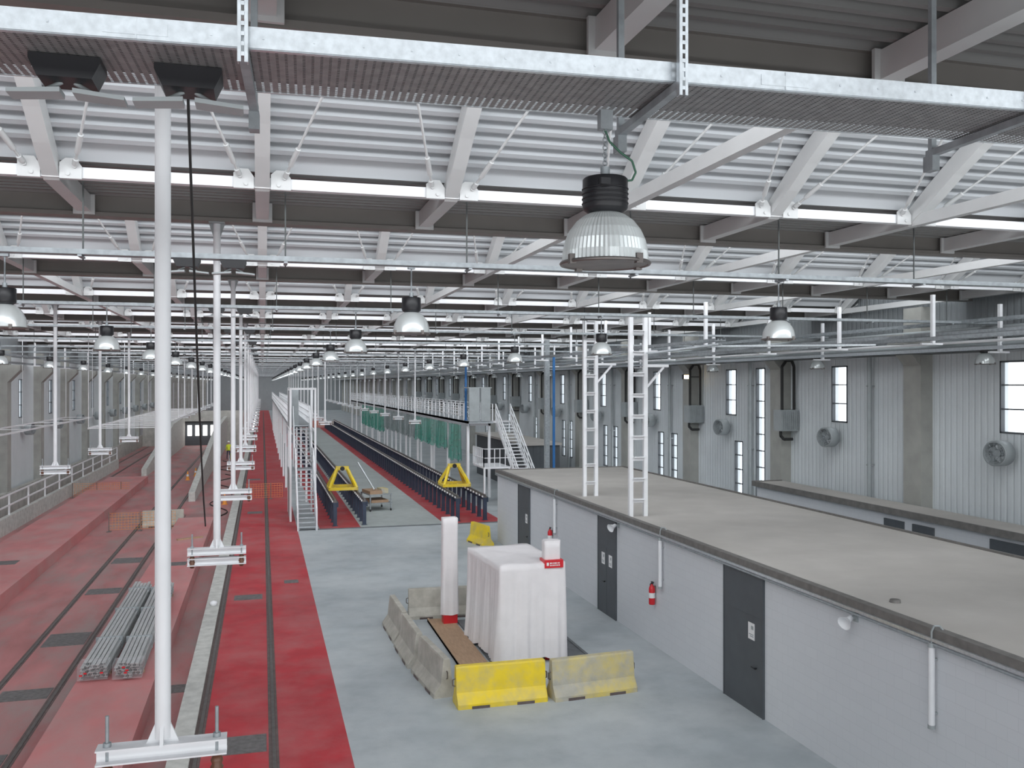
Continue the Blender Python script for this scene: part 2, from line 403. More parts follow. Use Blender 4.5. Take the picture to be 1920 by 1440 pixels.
for k in range(-2,NB):
    Y=15.0+S*k
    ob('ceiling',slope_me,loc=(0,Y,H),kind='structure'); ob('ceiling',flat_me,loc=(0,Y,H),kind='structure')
    ob('roof_girder',gird_me,loc=(0,Y,H),label='deep shade-toned steel girder crossing the hall under the roof',cat='roof girder',group='roof girders')
    ob('roof_tie_beam',tie_me,loc=(0,Y,H),label='white square steel tie beam crossing below the corrugated roof',cat='tie beam',group='roof tie beams')
    wn+=1; g=ob('window_%d'%wn,glz_me,loc=(0,Y,H),kind='structure')
    if k>-2:
        ld=bpy.data.lights.new('skylight_daylight','AREA'); ld.shape='RECTANGLE'; ld.size=XR-XL-1; ld.size_y=1.6
        ld.energy=1180 if k<6 else (850 if k<14 else 480); ld.color=(.94,.97,1)
        lo=bpy.data.objects.new('skylight_daylight',ld); C.objects.link(lo); lo.location=((XL+XR)/2,Y+.12,H+4.0)
        lo.rotation_euler=(math.radians(60),0,0)
    for x in xs:
        if k<19:
            o=ob('roof_beam',beam_me,loc=(x,Y,H),label='white curved steel roof beam descending to the tie beam',cat='roof beam',group='curved roof beams')
            if k<5 and k>-2:
                for j in(0,1):
                    ob('gusset_plate',gm[j],parent=o); ob('tie_rod',rm[j],parent=o)
        else:
            stuffb.add([(v[0]+x,v[1]+Y,v[2]+H) for v in vs],fs)
    if k<24:
        for x in xs:
            if round(x/2.58)%2==0 and abs(x)>.1:
                ob('roof_strut',long_me,loc=(x,Y,H),label='white horizontal steel strut running beneath the curved roof',cat='roof strut',group='horizontal roof struts')
mo('roof_beam',stuffb,M['beam'],label='distant white curved steel roof beams',cat='roof beam',group='curved roof beams',kind='stuff')

# ---------------------------------------------------------------- cable trays (crosswise)
T0=4.65; TZ=H+1.69; TR=-.045
def tray(y,big):
    e=empty('cable_tray',(0,y+(.10 if big else 0),TZ),TR if big else 0,label=('galvanised perforated cable tray hung across the hall' if big else 'narrow galvanised cable tray hung across the hall'),cat='cable tray',group='crosswise cable trays')
    x0,x1=(-7,12) if big else (XL+.7,XR-.8); wd=.70 if big else .2; hh=.10 if big else .06
    b=MB().box(x0,x1,-.012,.0,0,hh).box(x0,x1,wd,wd+.012,0,hh).box(x0,x1,-.012,.04,hh,hh+.006).box(x0,x1,wd-.04,wd+.012,hh,hh+.006).box(x0,x1,0,.03,-.004,0)
    if big:
        x=x0
        while x<x1:
            b.box(x,x+.01,-.016,-.012,.045,.055); x+=.25
        for x in (-.6,2.9,5.2): b.box(x,x+.006,-.016,-.012,0,.1); b.box(x-.15,x+.15,-.015,-.012,.02,.08)
    mo('side_rail',b,M['galv'] if big else M['galvd'],parent=e)
    b=MB().add([(x0,0,.004),(x1,0,.004),(x1,wd,.004),(x0,wd,.004)],[(0,1,2,3)])
    mo('tray_bed',b,M['perf'] if big else M['galvd'],parent=e)
    if big:
        for j in range(5): mo('cable',MB().cyl((x0,.1+j*.11,.03),(x1,.1+j*.11,.03),.022,n=8),M['blackr'],parent=e)
    return e
def hanger(x,y,big):
    wd=.70 if big else .2; top=H+2.85-TZ
    e=empty('tray_hanger',(x,y+(.10+TR*x if big else 0),TZ),TR if big else 0,label='slotted galvanised channel hanger carrying the cable tray',cat='hanger',group='cable tray hangers')
    b=MB(); yy=-.05
    if big:
        b.box(-.026,-.020,yy-.04,yy,-.1,top); b.box(.020,.026,yy-.04,yy,-.1,top)
        b.box(-.024,-.008,yy-.042,yy-.038,-.1,top).box(.008,.024,yy-.042,yy-.038,-.1,top)
        z=-.1
        while z<top:
            b.box(-.01,.01,yy-.042,yy-.038,z+.03,z+.05); z+=.05
        mo('front_upright',b,M['galv'],parent=e)
        mo('rear_upright',MB().box(-.02,.02,wd+.22,wd+.26,-.06,top),M['galvd'],parent=e)
        b=MB().box(-.025,.025,-.09,wd+.28,-.055,-.008); b.box(-.03,.03,wd+.20,wd+.30,-.16,-.05)
    else:
        mo('rear_upright',MB().box(-.01,.01,wd+.03,wd+.045,-.05,top),M['ductd'],parent=e)
        b=MB().box(-.025,.025,-.02,wd+.06,-.03,-.006)
    mo('arm',b,M['galvd'],parent=e)
tray(T0,True)
for x in(-.09,2.24,4.6): hanger(x,T0,True)
for k in range(1,26):
    tray(T0+S*k,False)
    if k<10:
        for j in range(-5,8):
            hanger(-.09+2.6*j+.4,T0+S*k,False)
def fixture(loc):
    e=empty('twin_head_fixture',loc,label='black box with two flat grey heads hung under the cable tray',cat='ceiling fixture',group='twin head fixtures')
    b=MB().prism([(-.17,0),(-.13,-.085),(.13,-.085),(.17,0),(.17,.03),(-.17,.03)],'y',-.11,.11)
    mo('housing',b,M['black'],parent=e)
    for sx in(-1,1):
        b=MB()
        b.cyl((sx*.03,0,-.08),(sx*.12,0,-.13),.012,n=8); 
        b.prism([(sx*.03,-.125),(sx*.28,-.150),(sx*.28,-.170),(sx*.03,-.150)],'y',-.07,.07)
        mo('head',b,M['greyb'],parent=e)
    return e
fx=fixture((-.38,5.2,TZ-.03))
for k in range(0,9):
    for x in(-.38,-.98):
        if k==0 and x==-.38: continue
        copytree(fx,(x,5.2 if k==0 else T0+S*k+.12,TZ-.03))

# ---------------------------------------------------------------- high bay lamps
def lamp(loc,drop=.42,full=True):
    e=empty('high_bay_lamp',loc,label='pendant high-bay lamp with ribbed silver dome and black housing',cat='ceiling lamp',group='high-bay lamps')
    n=120 if full else 32
    prof=[(.262,0),(.260,.02),(.257,.07),(.243,.14),(.215,.205),(.172,.262),(.125,.298),(.10,.31)]
    b=MB().lathe(prof,n,rib=.03,smooth=not full); mo('reflector',b,M['reflector'],parent=e)
    b=MB().torus((0,0,0),.272,.012,'z',48,6)
    for t in(.3,1.9,3.5,5.2): b.box(.265*cos(t)-.02,.265*cos(t)+.02,.265*sin(t)-.02,.265*sin(t)+.02,-.02,.04)
    b.lathe([(.0,-.005),(.26,-.005)],36)
    mo('rim',b,M['steel'],parent=e)
    b=MB().lathe([(.10,.31),(.135,.335),(.14,.345),(.14,.52),(.13,.53),(0,.535)],32)
    if full:
        for z in(.37,.40,.43,.46): b.torus((0,0,z),.141,.005,'z',32,5)
        for t in(1.1,4.3): b.box(.14*cos(t)-.03,.14*cos(t)+.03,.14*sin(t)-.03,.14*sin(t)+.03,.46,.5)
    mo('housing',b,M['black'],parent=e)
    b=MB().cyl((0,0,.53),(0,0,.60),.03)
    top=.53+drop
    if full:
        z=.60; j=0
        while z<top:
            b.torus((0,0,z),.014,.004,'y' if j%2 else 'x',10,5); z+=.024; j+=1
        b.box(-.04,.04,-.03,.03,top-.12,top-.0)
        mo('flex_cord',MB().tube([(.03,0,.55),(.12,0,.52),(.18,0,.53),(.205,0,.58),(.18,0,.65),(.1,0,.70),(.03,0,.76),(-.01,0,.85),(-.03,0,top)],.007,6),M['green2'],parent=e)
    else: b.cyl((0,0,.6),(0,0,top),.012,n=6); b.box(-.05,.05,-.04,.04,top,top+.1)
    mo('suspension',b,M['galvd'],parent=e)
    return e
LZ=H+.745
lamp((2.05,5.27,LZ))
l1=lamp((2.12,13.3,LZ),.42,False)
def simple_lamp():
    b=MB(); b.m=0; b.lathe([(.265,0),(.25,.09),(.205,.2),(.12,.295),(.10,.31)],20); b.m=1; b.lathe([(.10,.31),(.14,.345),(.14,.52),(0,.535)],16); b.m=2; b.cyl((0,0,.53),(0,0,.95),.012,n=5)
    return b.mesh('lamp',[M['reflector'],M['black'],M['galvd']])
slm=simple_lamp()
for k in range(1,25):
    for x in(-9.5,-3.3,2.12,8.3,20.1):
        y=5.2+S*k
        if k==1 and x in(2.12,): continue
        if x>20 and k<2 or x<-9 and k<4: continue
        z=LZ-(.17 if x>20 else 0)
        if k<7: o=copytree(l1,(x,y,z))
        else: ob('high_bay_lamp',slm,loc=(x,y,z),label='pendant high-bay lamp with ribbed silver dome and black housing',cat='ceiling lamp',group='high-bay lamps')

# ---------------------------------------------------------------- hanging poles
def hpole(loc,ztop,zbot=H-2.57,double=False):
    e=empty('hanging_pole',loc,label='white tubular pole hanging from the roof with bolted cross bar',cat='hanging pole',group='hanging support poles')
    zb=zbot
    b=MB().cyl((0,0,zb+.03),(0,0,ztop),.055,n=20)
    b.prism([(-.11,zb),(-.055,zb+.13),(.055,zb+.13),(.11,zb)],'y',-.012,.012)
    b.prism([(-.11,zb),(-.055,zb+.13),(.055,zb+.13),(.11,zb)],'x',-.012,.012)
    mo('pole',b,M['white'],parent=e)
    for dz in((0,-.16) if double else (0,)):
        b=MB().box(-.44,.44,-.07,.07,zb-.012+dz,zb+dz).box(-.44,.44,-.07,.07,zb-.112+dz,zb-.10+dz).box(-.44,.44,-.006,.006,zb-.10+dz,zb-.012+dz)
        mo('cross_bar',b,M['white'],parent=e)
    rm_=MB().cyl((0,0,zb-.28),(0,0,zb+.22),.013,n=8).cyl((0,0,zb),(0,0,zb+.03),.03,n=6).mesh('threaded_rod',M['galvd'])
    im_=MB().lathe([(0,zb-.31),(.03,zb-.31),(.045,zb-.27),(.035,zb-.25),(.048,zb-.22),(.035,zb-.20),(.045,zb-.17),(.03,zb-.13),(0,zb-.13)],12).mesh('insulator',M['brown'])
    for sx in(-1,1):
        ob('threaded_rod',rm_,loc=(sx*.37,0,0),parent=e); ob('insulator',im_,loc=(sx*.37,0,0),parent=e)
    b=MB().box(-.12,.12,-.12,.12,ztop-.02,ztop+.0)
    b.prism([(-.12,ztop-.02),(.12,ztop-.02),(.055,ztop-.22),(-.055,ztop-.22)],'y',-.01,.01)
    mo('head_plate',b,M['greyb'],parent=e)
    return e
hp=hpole((-.69,6.95,0),H+2.54)
hp2=hpole((-.69,15.0,0),H+2.54,double=True)
for k in range(2,20): copytree(hp2,(-.69,15.0+S*(k-1),0))
for k in range(2,16):
    if k not in(5,6,7): copytree(hp2,(-6.3,15.0+S*k,0))
for k in range(6,18): copytree(hp2,(4.2,15.0+S*k,0)); copytree(hp2,(10.5,15.0+S*k,0))
b=MB(); P0=Vector((-.52,6.9,H+2.2)); P1=Vector((-.85,14.8,H-2.2)); pts=[]
for i in range(25):
    t=i/24; p=P0.lerp(P1,t); p.z-= .5*sin(pi*t)*(.6+.4*t); pts.append(p)
b.tube(pts,.011,6)
mo('hanging_cable',b,M['blackr'],label='thin black cable slung loosely between two hanging poles',cat='cable')
# ---------------------------------------------------------------- lengthwise trays
def ltray(x,z,y0,y1,w,m='galvd'):
    b=MB().box(x-w/2-.015,x-w/2,y0,y1,z,z+.08).box(x+w/2,x+w/2+.015,y0,y1,z,z+.08)
    y=y0
    while y<min(y1,75): b.box(x-w/2,x+w/2,y,y+.03,z+.01,z+.03); y+=.6
    b.cyl((x-w*.2,y0,z+.05),(x-w*.2,y1,z+.05),.025,n=6); b.cyl((x+w*.1,y0,z+.05),(x+w*.1,y1,z+.05),.03,n=6)
    return mo('cable_ladder',b,M[m],label='galvanised cable ladder running lengthwise under the roof',cat='cable tray',group='lengthwise cable ladders')
ltray(12.4,H+1.2,23,110,.3); ltray(17.0,H+1.15,8,130,.4); ltray(19.2,H+.95,8,200,.4,'galv'); ltray(18.3,H+1.35,8,160,.3); ltray(19.0,H+1.7,8,160,.4); ltray(20.1,H+1.45,8,160,.4)
ltray(-12.9,H+1.1,20,200,.4); ltray(-12.0,H+1.4,20,200,.3)
pm=MB().box(-.045,.045,-.045,.045,0,H+2.58-(H+1.25)).box(-.38,.3,-.03,.03,-.02,.03).mesh('post',M['white'])
for x,z,sp in((12.4,H+1.15,.5),(17.0,H+1.1,.5),(19.2,H+.9,1),(-12.9,H+1.05,1)):
    for i in range(18 if sp<1 else 12):
        y=12.3+S*sp*i+(12 if x<0 else 0)
        if x==12.4 and y<23: continue
        ob('tray_drop_post',pm,loc=(x+.38,y,z-.03),label='short white steel post carrying a cable ladder from the roof',cat='tray support',group='cable ladder drop posts')
for i,(p,q) in enumerate((((10.95,24.65,H+.9),(12.4,23.0,H+1.12)),((11.3,29.9,H+.9),(12.4,30.2,H+1.12)),((12.6,24.0,H+1.1),(16.7,22.0,H+1.1)))):
    b=MB().beam(p,q,.3,.05)
    mo('cable_ladder',b,M['galv'],label='galvanised cable ladder sloping up to the roof trays',cat='cable tray',group='lengthwise cable ladders')
mo('wall_duct',MB().box(XR-.9,XR-.1,-1.5,YE-1,H+.95,H+1.2),M['ductd'],label='dark service duct running along the top of the wall',cat='duct')
for dx,dz,r,mm in ((1.15,1.05,.05,'galvd'),(1.35,1.12,.06,'greyb'),(1.0,1.6,.06,'greyb'),(2.4,1.15,.04,'white')):
    mo('service_pipe',MB().cyl((XR-dx,0,H+dz),(XR-dx,YE-2,H+dz),r,n=10),M[mm],label='thin pale service pipe running along the wall top',cat='pipe',group='wall-top service pipes')

def lattice(loc,w,top):
    e=empty('ladder_mast',loc,label='tall white steel ladder-like mast standing on the block roof',cat='ladder mast',group='ladder masts')
    for a,c in((-w/2-.07,-w/2+.05),(w/2-.05,w/2+.07)): mo('stile',MB().box(a,c,-.06,.06,0,top),M['white'],parent=e)
    z=.4
    rme=MB().box(-w/2+.05,w/2-.05,-.03,.03,0,.10).box(-w/2+.04,w/2-.04,-.16,.03,.10,.12).mesh('rung',M['white'])
    while z<top-.1: ob('rung',rme,loc=(0,0,z),parent=e); z+=.62
    b=MB().box(w/2,w/2+.75,-.04,.04,top-1.55,top-1.47).beam((w/2+.05,0,top-2.15),(w/2+.6,0,top-1.55),.06,.06)
    mo('bracket',b,M['white'],parent=e)
lattice((11.0,29.7,3.2),.40,6.1); lattice((10.68,24.8,3.2),.44,5.95)

# ---------------------------------------------------------------- service block
BX,BY0,BY1,BZ=10.25,3.5,39.7,3.2
e=empty('service_block',(0,0,0),label='long low white-painted block building with flat beige roof',cat='building')
mo('body',MB().box(BX,16.3,BY0,BY1,0,BZ-.06),M['block'],parent=e)
mo('roof',MB().box(BX+.1,16.3,BY0,BY1,BZ-.06,BZ),M['roofb'],parent=e,label='flat beige dusty roof')
b=MB().box(BX-.07,BX+.1,BY0,BY1,BZ-.12,BZ+.04).box(BX-.1,16.35,BY1,BY1+.06,BZ-.12,BZ+.04).box(16.3,16.38,BY0,BY1,BZ-.1,BZ+.05)
mo('coping',b,M['coping'],parent=e,label='dark edge coping')
mo('ledge',MB().box(BX-.11,BX-.05,BY0,BY1,BZ-.15,BZ-.10),M['galv'],parent=e)
b=MB().cyl((BX-.1,BY0,BZ-.19),(BX-.1,BY1,BZ-.19),.025,n=8)
mo('conduit',b,M['galvd'],parent=e)
def sdoor(y0,y1,signs,double=False):
    d=mo('door',MB().box(BX-.04,BX,y0,y1,0,2.06),M['grey'],parent=e,label='dark grey steel door with white notice')
    mo('upper_panel',MB().box(BX-.045,BX,y0,y1,2.09,2.98),M['grey'],parent=e)
    b=MB().box(BX-.055,BX-.0,y0-.03,y0,0,3.0).box(BX-.055,BX,y1,y1+.03,0,3.0).box(BX-.05,BX,y0,y1,2.06,2.09)
    if double: b.box(BX-.047,BX,(y0+y1)/2-.008,(y0+y1)/2+.008,0,2.06)
    mo('door_frame',b,M['grey'],parent=e)
    b=MB().cyl((BX-.09,y0+.25 if not double else (y0+y1)/2+.12,1.0),(BX-.04,y0+.25 if not double else (y0+y1)/2+.12,1.0),.02).box(BX-.10,BX-.08,(y0+.25 if not double else (y0+y1)/2+.1),(y0+.39 if not double else (y0+y1)/2+.24),.99,1.01)
    mo('handle',b,M['black'],parent=d)
    for (sy,sz) in signs:
        b=MB().box(BX-.047,BX-.04,sy-.13,sy+.13,sz-.18,sz+.18); b.m=1
        b.box(BX-.05,BX-.047,sy-.09,sy+.0,sz+.04,sz+.12); b.box(BX-.05,BX-.047,sy-.09,sy+.09,sz-.08,sz-.06); b.box(BX-.05,BX-.047,sy-.09,sy+.05,sz-.12,sz-.10)
        mo('notice',b,[M['paper'],M['greyb']],parent=d)
sdoor(17.1,18.75,[(17.55,1.75)])
sdoor(25.4,26.85,[(25.8,1.7),(26.4,1.7)],True)
sdoor(34.5,36.1,[(34.9,1.7)])
def tubel(y):
    t=empty('tube_light',(BX-.1,y,0),label='white weatherproof tube light mounted upright on the block wall',cat='wall light',group='wall tube lights')
    mo('tube',MB().cyl((0,0,1.72),(0,0,2.98),.05,n=14),M['white'],parent=t)
    for a,c,d in((1.68,1.74,1.9),(2.96,3.03,2.75)): mo('end_cap',MB().cyl((0,0,a),(0,0,c),.057,n=14),M['greyb'],parent=t); mo('clip',MB().box(0,.1,-.02,.02,d,d+.03),M['greyb'],parent=t)
    mo('feed_conduit',MB().tube([(0,0,3.02),(0,0,3.2),(.02,-.03,3.3),(.1,-.06,3.3),(.16,-.08,3.22)],.016,8),M['greyb'],parent=t)
for y in(12.0,22.1,31.1): tubel(y)
def horn(y,z):
    t=empty('horn_speaker',(BX-.02,y,z),label='white horn loudspeaker bracketed to the block wall',cat='loudspeaker',group='horn speakers')
    R=Matrix.Rotation(math.radians(20),4,'Z')@Matrix.Rotation(math.radians(-110),4,'Y')
    b=MB().lathe([(.0,0),(.05,0),(.055,.08),(.07,.11),(.125,.22),(.13,.22),(.115,.205),(.04,.12),(0,.12)],24,c=(-.10,0,0),M4=R)
    mo('horn',b,M['white'],parent=t)
    mo('bracket',MB().box(-.14,0,-.015,.015,-.03,.03).box(-.015,.02,-.05,.05,-.08,.08),M['greyb'],parent=t)
horn(14.0,2.93); horn(25.2,2.9)
def exting(x,y,z):
    t=empty('fire_extinguisher',(x,y,z),label='red fire extinguisher hung on the block wall',cat='fire extinguisher',group='fire extinguishers')
    mo('cylinder',MB().lathe([(0,0),(.075,.0),(.085,.02),(.085,.42),(.07,.48),(.03,.52),(.03,.55),(0,.55)],20),M['redp2'],parent=t)
    mo('valve',MB().cyl((0,0,.55),(0,0,.6),.02).box(-.02,.02,-.1,.03,.6,.62).box(-.015,.015,-.09,.02,.57,.585),M['black'],parent=t)
    mo('hose',MB().tube([(0,.03,.58),(0,.11,.52),(0,.12,.3),(0,.11,.1)],.012,6),M['black'],parent=t)
    mo('sticker',MB().lathe([(.0865,.18),(.0865,.32)],20),M['paper'],parent=t)
    mo('wall_bracket',MB().box(.06,.12,-.03,.03,.3,.5),M['steel'],parent=t)
exting(BX-.11,22.6,1.15); exting(BX-.11,31.6,1.25)
b=MB().lathe([(0,.05),(.09,.05),(.1,0)],14); mo('roof_drain',b,M['coping'],loc=(10.9,13.8,BZ),label='small round drain cover on the beige roof',cat='drain')

e=empty('wall_block',(0,0,0),label='narrow white block structure with brown top along the wall',cat='building')
mo('body',MB().box(19.1,20.3,8,32.4,0,3.1),M['block'],parent=e)
mo('roof',MB().box(19.0,20.33,8,32.5,3.1,3.18),M['roofb'],parent=e)
mo('coping',MB().box(18.95,19.02,8,32.5,3.02,3.22).box(18.95,20.3,32.5,32.56,3.02,3.22),M['coping'],parent=e)
for y0,y1,a,c in ((23.75,24.65,2.0,2.85),(22.45,23.35,2.0,2.85),(18.6,20.3,1.5,2.9)):
    mo('louvre_panel',MB().box(19.04,19.1,y0,y1,a,c),M['grey'],parent=e,label='dark grey louvre panel')
e=empty('grey_cabin',(16.5,56.5,0),label='dark grey flat-roofed cabin beside the wall',cat='cabin')
b=MB().box(0,2.3,0,14,0,3.1)
for i in range(5): b.box(i*.46+.02,i*.46+.04,-.02,0,0,3.1)
mo('body',b,M['grey'],parent=e); mo('roof',MB().box(-.15,2.4,-.15,14.1,3.1,3.25),M['roofb'],parent=e)
for (x,y,m,h0,h1,w) in ((15.95,49,'blue',0,H+1.6,.12),(12.5,56.5,'blue',4.8,H+1.3,.12),(15.6,49.2,'galvd',0,H+2.5,.26)):
    b=MB().box(-w/2,w/2,-w/2,w/2,h0,h1).box(-w,w,-w,w,h0,h0+.03)
    mo('steel_column',b,M[m],loc=(x,y,0),label=('blue painted steel column' if m=='blue' else 'grey galvanised steel column')+' rising to the roof',cat='column',group='steel columns')
e=empty('flood_lamp',(20.2,41.0,7.45),label='small lit warm floodlight on a concrete column',cat='lamp')
mo('housing',MB().box(-.15,.15,-.1,.1,-.12,.12),M['black'],parent=e); mo('lens',MB().box(-.12,.12,-.115,-.1,-.09,.09),M['lit'],parent=e); mo('arm',MB().box(.1,.8,-.02,.02,-.02,.02),M['black'],parent=e)

# ---------------------------------------------------------------- railings / walkways
def rail_run(b,p0,p1,h=1.05,sp=1.5,r=.022,mids=3):
    p0=Vector(p0);p1=Vector(p1);L=(p1-p0).length;n=max(1,round(L/sp)); up=Vector((0,0,1))
    for i in range(n+1):
        p=p0.lerp(p1,i/n); b.box(p.x-r,p.x+r,p.y-r,p.y+r,p.z,p.z+h)
    for j in range(mids): z=h*(j+1)/mids; b.beam(p0+up*z,p1+up*z,r*1.8,r*1.8)
def stairs(b,x0,x1,y0,z0,y1,z1,n):
    for i in range(n):
        t=(i+1)/n; y=y0+(y1-y0)*(i+.5)/n; z=z0+(z1-z0)*t
        dy=abs(y1-y0)/n*.5; b.box(x0,x1,y-dy,y+dy,z-.04,z)
    for x in(x0,x1): b.beam((x,y0,z0),(x,y1,z1),.05,.26)
e=empty('work_walkway',(0,0,0),label='long elevated white steel work platform with railings',cat='walkway')
mo('deck',MB().box(12.2,13.8,54.5,131,4.66,4.8).box(12.2,12.26,54.5,131,4.5,4.8),M['galv'],parent=e)
b=MB(); rail_run(b,(12.25,56,4.8),(12.25,131,4.8),sp=1.6,r=.03); rail_run(b,(13.75,54.5,4.8),(13.75,131,4.8),sp=1.6,r=.03)
mo('railing',b,M['white'],parent=e)
for i in range(13):
    y=55+6.3*i; b=MB().box(12.25,12.4,y,y+.15,0,4.66).box(13.6,13.75,y,y+.15,0,4.66).box(12.25,13.75,y,y+.1,4.5,4.66)
    mo('support_frame',b,M['white'],parent=e)
b=MB(); stairs(b,14.0,14.9,47.6,0,54.6,4.8,26); b.box(13.8,15.0,54.5,55.7,4.7,4.8)
mo('stair',b,M['white'],parent=e)
b=MB(); rail_run(b,(13.98,47.6,0),(13.98,54.6,4.8),sp=.9,r=.03); rail_run(b,(14.92,47.6,0),(14.92,54.6,4.8),sp=.9,r=.03)
mo('stair_railing',b,M['white'],parent=e)
b=MB(); rail_run(b,(12.3,50.8,2.3),(13.9,50.8,2.3),sp=.3,mids=2); rail_run(b,(12.3,50.8,2.3),(12.3,53.5,2.3),sp=.4,mids=2)
b.box(12.3,13.9,50.8,53.5,2.2,2.3).box(12.3,12.4,50.8,50.9,0,2.2).box(13.8,13.9,50.8,50.9,0,2.2)
mo('lower_landing',b,M['white'],parent=e)
for a,c in((12.25,12.9),(13.0,13.6)): mo('screen_panel',MB().box(a,c,54.4,54.5,4.8,6.85),M['greyb'],parent=e)
mo('screen_cap',MB().box(12.2,13.7,54.4,56,6.85,6.9),M['greyb'],parent=e)
def net(y0,y1,z0,z1,m,lab):
    b=MB(); n=int((y1-y0)*5); vs=[]
    for i in range(n+1):
        y=y0+(y1-y0)*i/n; dx=.07*sin(i*1.3)+.05*sin(i*.37)
        vs.append((12.08+dx*.3,y,z1)); vs.append((12.05+dx,y,(z0+z1)/2)); vs.append((12.05+dx*1.5,y,z0+.12*sin(i*.9)))
    b.add(vs,[(3*i+j,3*i+3+j,3*i+4+j,3*i+1+j) for i in range(n) for j in(0,1)],True)
    mo('safety_net',b,M[m],label=lab,cat='netting',group='hung safety nets')
net(56,60,2.2,4.5,'green','green safety netting draped below the elevated walkway')
net(60.5,73,2.7,4.5,'green','green safety netting draped below the elevated walkway')
net(73.5,93,2.7,4.5,'gnet','grey safety netting draped below the elevated walkway')
net(93.5,115,2.2,4.5,'green','green safety netting draped below the elevated walkway')
e=empty('stair_walkway',(-.3,0,0),label='white steel stair tower leading to a long elevated walkway',cat='stair')
mo('deck',MB().box(1.75,2.95,52,150,4.68,4.8),M['galvd'],parent=e); mo('landing',MB().box(1.75,2.95,48.2,49.3,2.6,2.68),M['galvd'],parent=e)
b=MB(); stairs(b,2.0,2.8,44.9,0,48.2,2.68,14); mo('lower_flight',b,M['galv'],parent=e)
b=MB(); stairs(b,2.0,2.8,49.3,2.68,52,4.8,11); mo('upper_flight',b,M['galv'],parent=e)
b=MB()
for x in(1.95,2.85):
    rail_run(b,(x,44.9,0),(x,48.2,2.68),sp=.8,r=.028); rail_run(b,(x,48.2,2.68),(x,49.3,2.68),sp=.6,r=.028); rail_run(b,(x,49.3,2.68),(x,52,4.8),sp=.8,r=.028)
rail_run(b,(1.78,52,4.8),(1.78,150,4.8),sp=1.2,r=.025); rail_run(b,(2.92,54,4.8),(2.92,150,4.8),sp=1.2,r=.025)
mo('railing',b,M['white'],parent=e)
b=MB()
for x in(1.70,2.95):
    for y in(48.1,52): b.box(x-.05,x+.05,y-.05,y+.05,0,6.9)
    b.box(x-.04,x+.04,48.1,52,6.8,6.9); b.box(x-.04,x+.04,48.1,52,4.6,4.7)
b.box(1.70,2.95,48.1,48.2,6.8,6.9)
mo('tower_post',b,M['white'],parent=e)
mo('screen_panel',MB().box(1.72,2.25,52.0,52.05,4.8,6.8),M['greyb'],parent=e)
mo('side_panel',MB().box(1.66,1.70,48.2,52,4.8,6.75),M['greyb'],parent=e)
mo('side_panel',MB().box(1.66,1.70,48.2,52,0,2.5),M['greyb'],parent=e)
for i in range(12):
    y=56+8*i; mo('support_leg',MB().box(1.8,1.92,y,y+.12,0,4.68).box(2.8,2.92,y,y+.12,0,4.68).box(1.8,2.92,y,y+.1,4.5,4.68),M['white'],parent=e)

pme=MB().box(-.09,.09,-.09,.09,0,1.16).box(-.14,.14,-.14,.14,0,.02).box(-.12,.12,-.1,.1,1.1,1.18).mesh('post',M['navy'])
for x in(3.5,4.95,9.75,11.2):
    e=empty('raised_rail',(x,45.9,0),label='steel rail raised on dark navy posts',cat='raised rail',group='raised rails on posts')
    b=MB().box(-.1,.1,0,104,1.18,1.24).box(-.035,.035,0,104,1.24,1.34)
    mo('rail',b,M['steel'],parent=e)
    b=MB()
    for i in range(150): b.box(-.15,-.1,.1+i*.69,.26+i*.69,1.19,1.27)
    mo('clip_row',b,M['paper'],parent=e,kind='stuff')
    mo('side_channel',MB().box(.1,.16,0,104,.95,1.2),M['navy'],parent=e)
    for i in range(80): ob('post',pme,loc=(0,.12+1.3*i,0),parent=e)
def buffer(xc,y):
    e=empty('buffer_stop',(xc,y,1.34),label='yellow steel triangular buffer stop clamped on raised rails',cat='buffer stop',group='yellow buffer stops')
    for sx in(-1,1):
        b=MB(); x=sx*.72
        b.beam((x,0,.08),(x,1.6,.08),.14,.14).beam((x,0,.12),(x*.35,.85,1.15),.13,.13).beam((x,1.6,.12),(x*.35,.85,1.15),.13,.13)
        b.add([(x,1.0,.15),(x*.45,.85,1.0),(x,1.5,.15)],[(0,1,2)])
        mo('side_frame',b,M['yellow'],parent=e)
    for p,q,w_,h_ in(((-.72,0,.1),(.72,0,.1),.16,.16),((-.35,.85,1.15),(.35,.85,1.15),.2,.2),((-.72,1.6,.1),(.72,1.6,.1),.14,.14)):
        mo('cross_member',MB().beam(p,q,w_,h_),M['yellow'],parent=e)
    mo('buffer_pad',MB().cyl((0,.66,1.13),(0,.98,1.13),.12,n=16),M['black'],parent=e)
buffer(4.22,49.6); buffer(10.48,49.6)
e=empty('work_trolley',(6.2,51.5,.012),.2,label='small steel trolley loaded with timber boards and boxes',cat='trolley')
b=MB()
for x in(-.6,.6):
    for y in(-.8,.8): b.box(x-.03,x+.03,y-.03,y+.03,.12,.95)
b.box(-.65,.65,-.85,.85,.42,.46).box(-.65,.65,-.85,.85,.9,.95)
mo('frame',b,M['galvd'],parent=e)
for x in(-.6,.6):
    for y in(-.8,.8): mo('wheel',MB().cyl((x-.03,y,.07),(x+.03,y,.07),.07,n=14),M['black'],parent=e)
mo('board_stack',MB().box(-.6,.1,-.8,.7,.95,1.12),M['wood'],parent=e)
mo('box',MB().box(.15,.55,-.5,.3,.95,1.2),M['yelw'],parent=e)
mo('box',MB().box(-.5,.5,-.7,.6,.46,.6),M['wood'],parent=e)
mo('long_pipe',MB().cyl((-.2,-.3,1.15),(-.75,1.0,2.6),.05),M['galv'],parent=e)

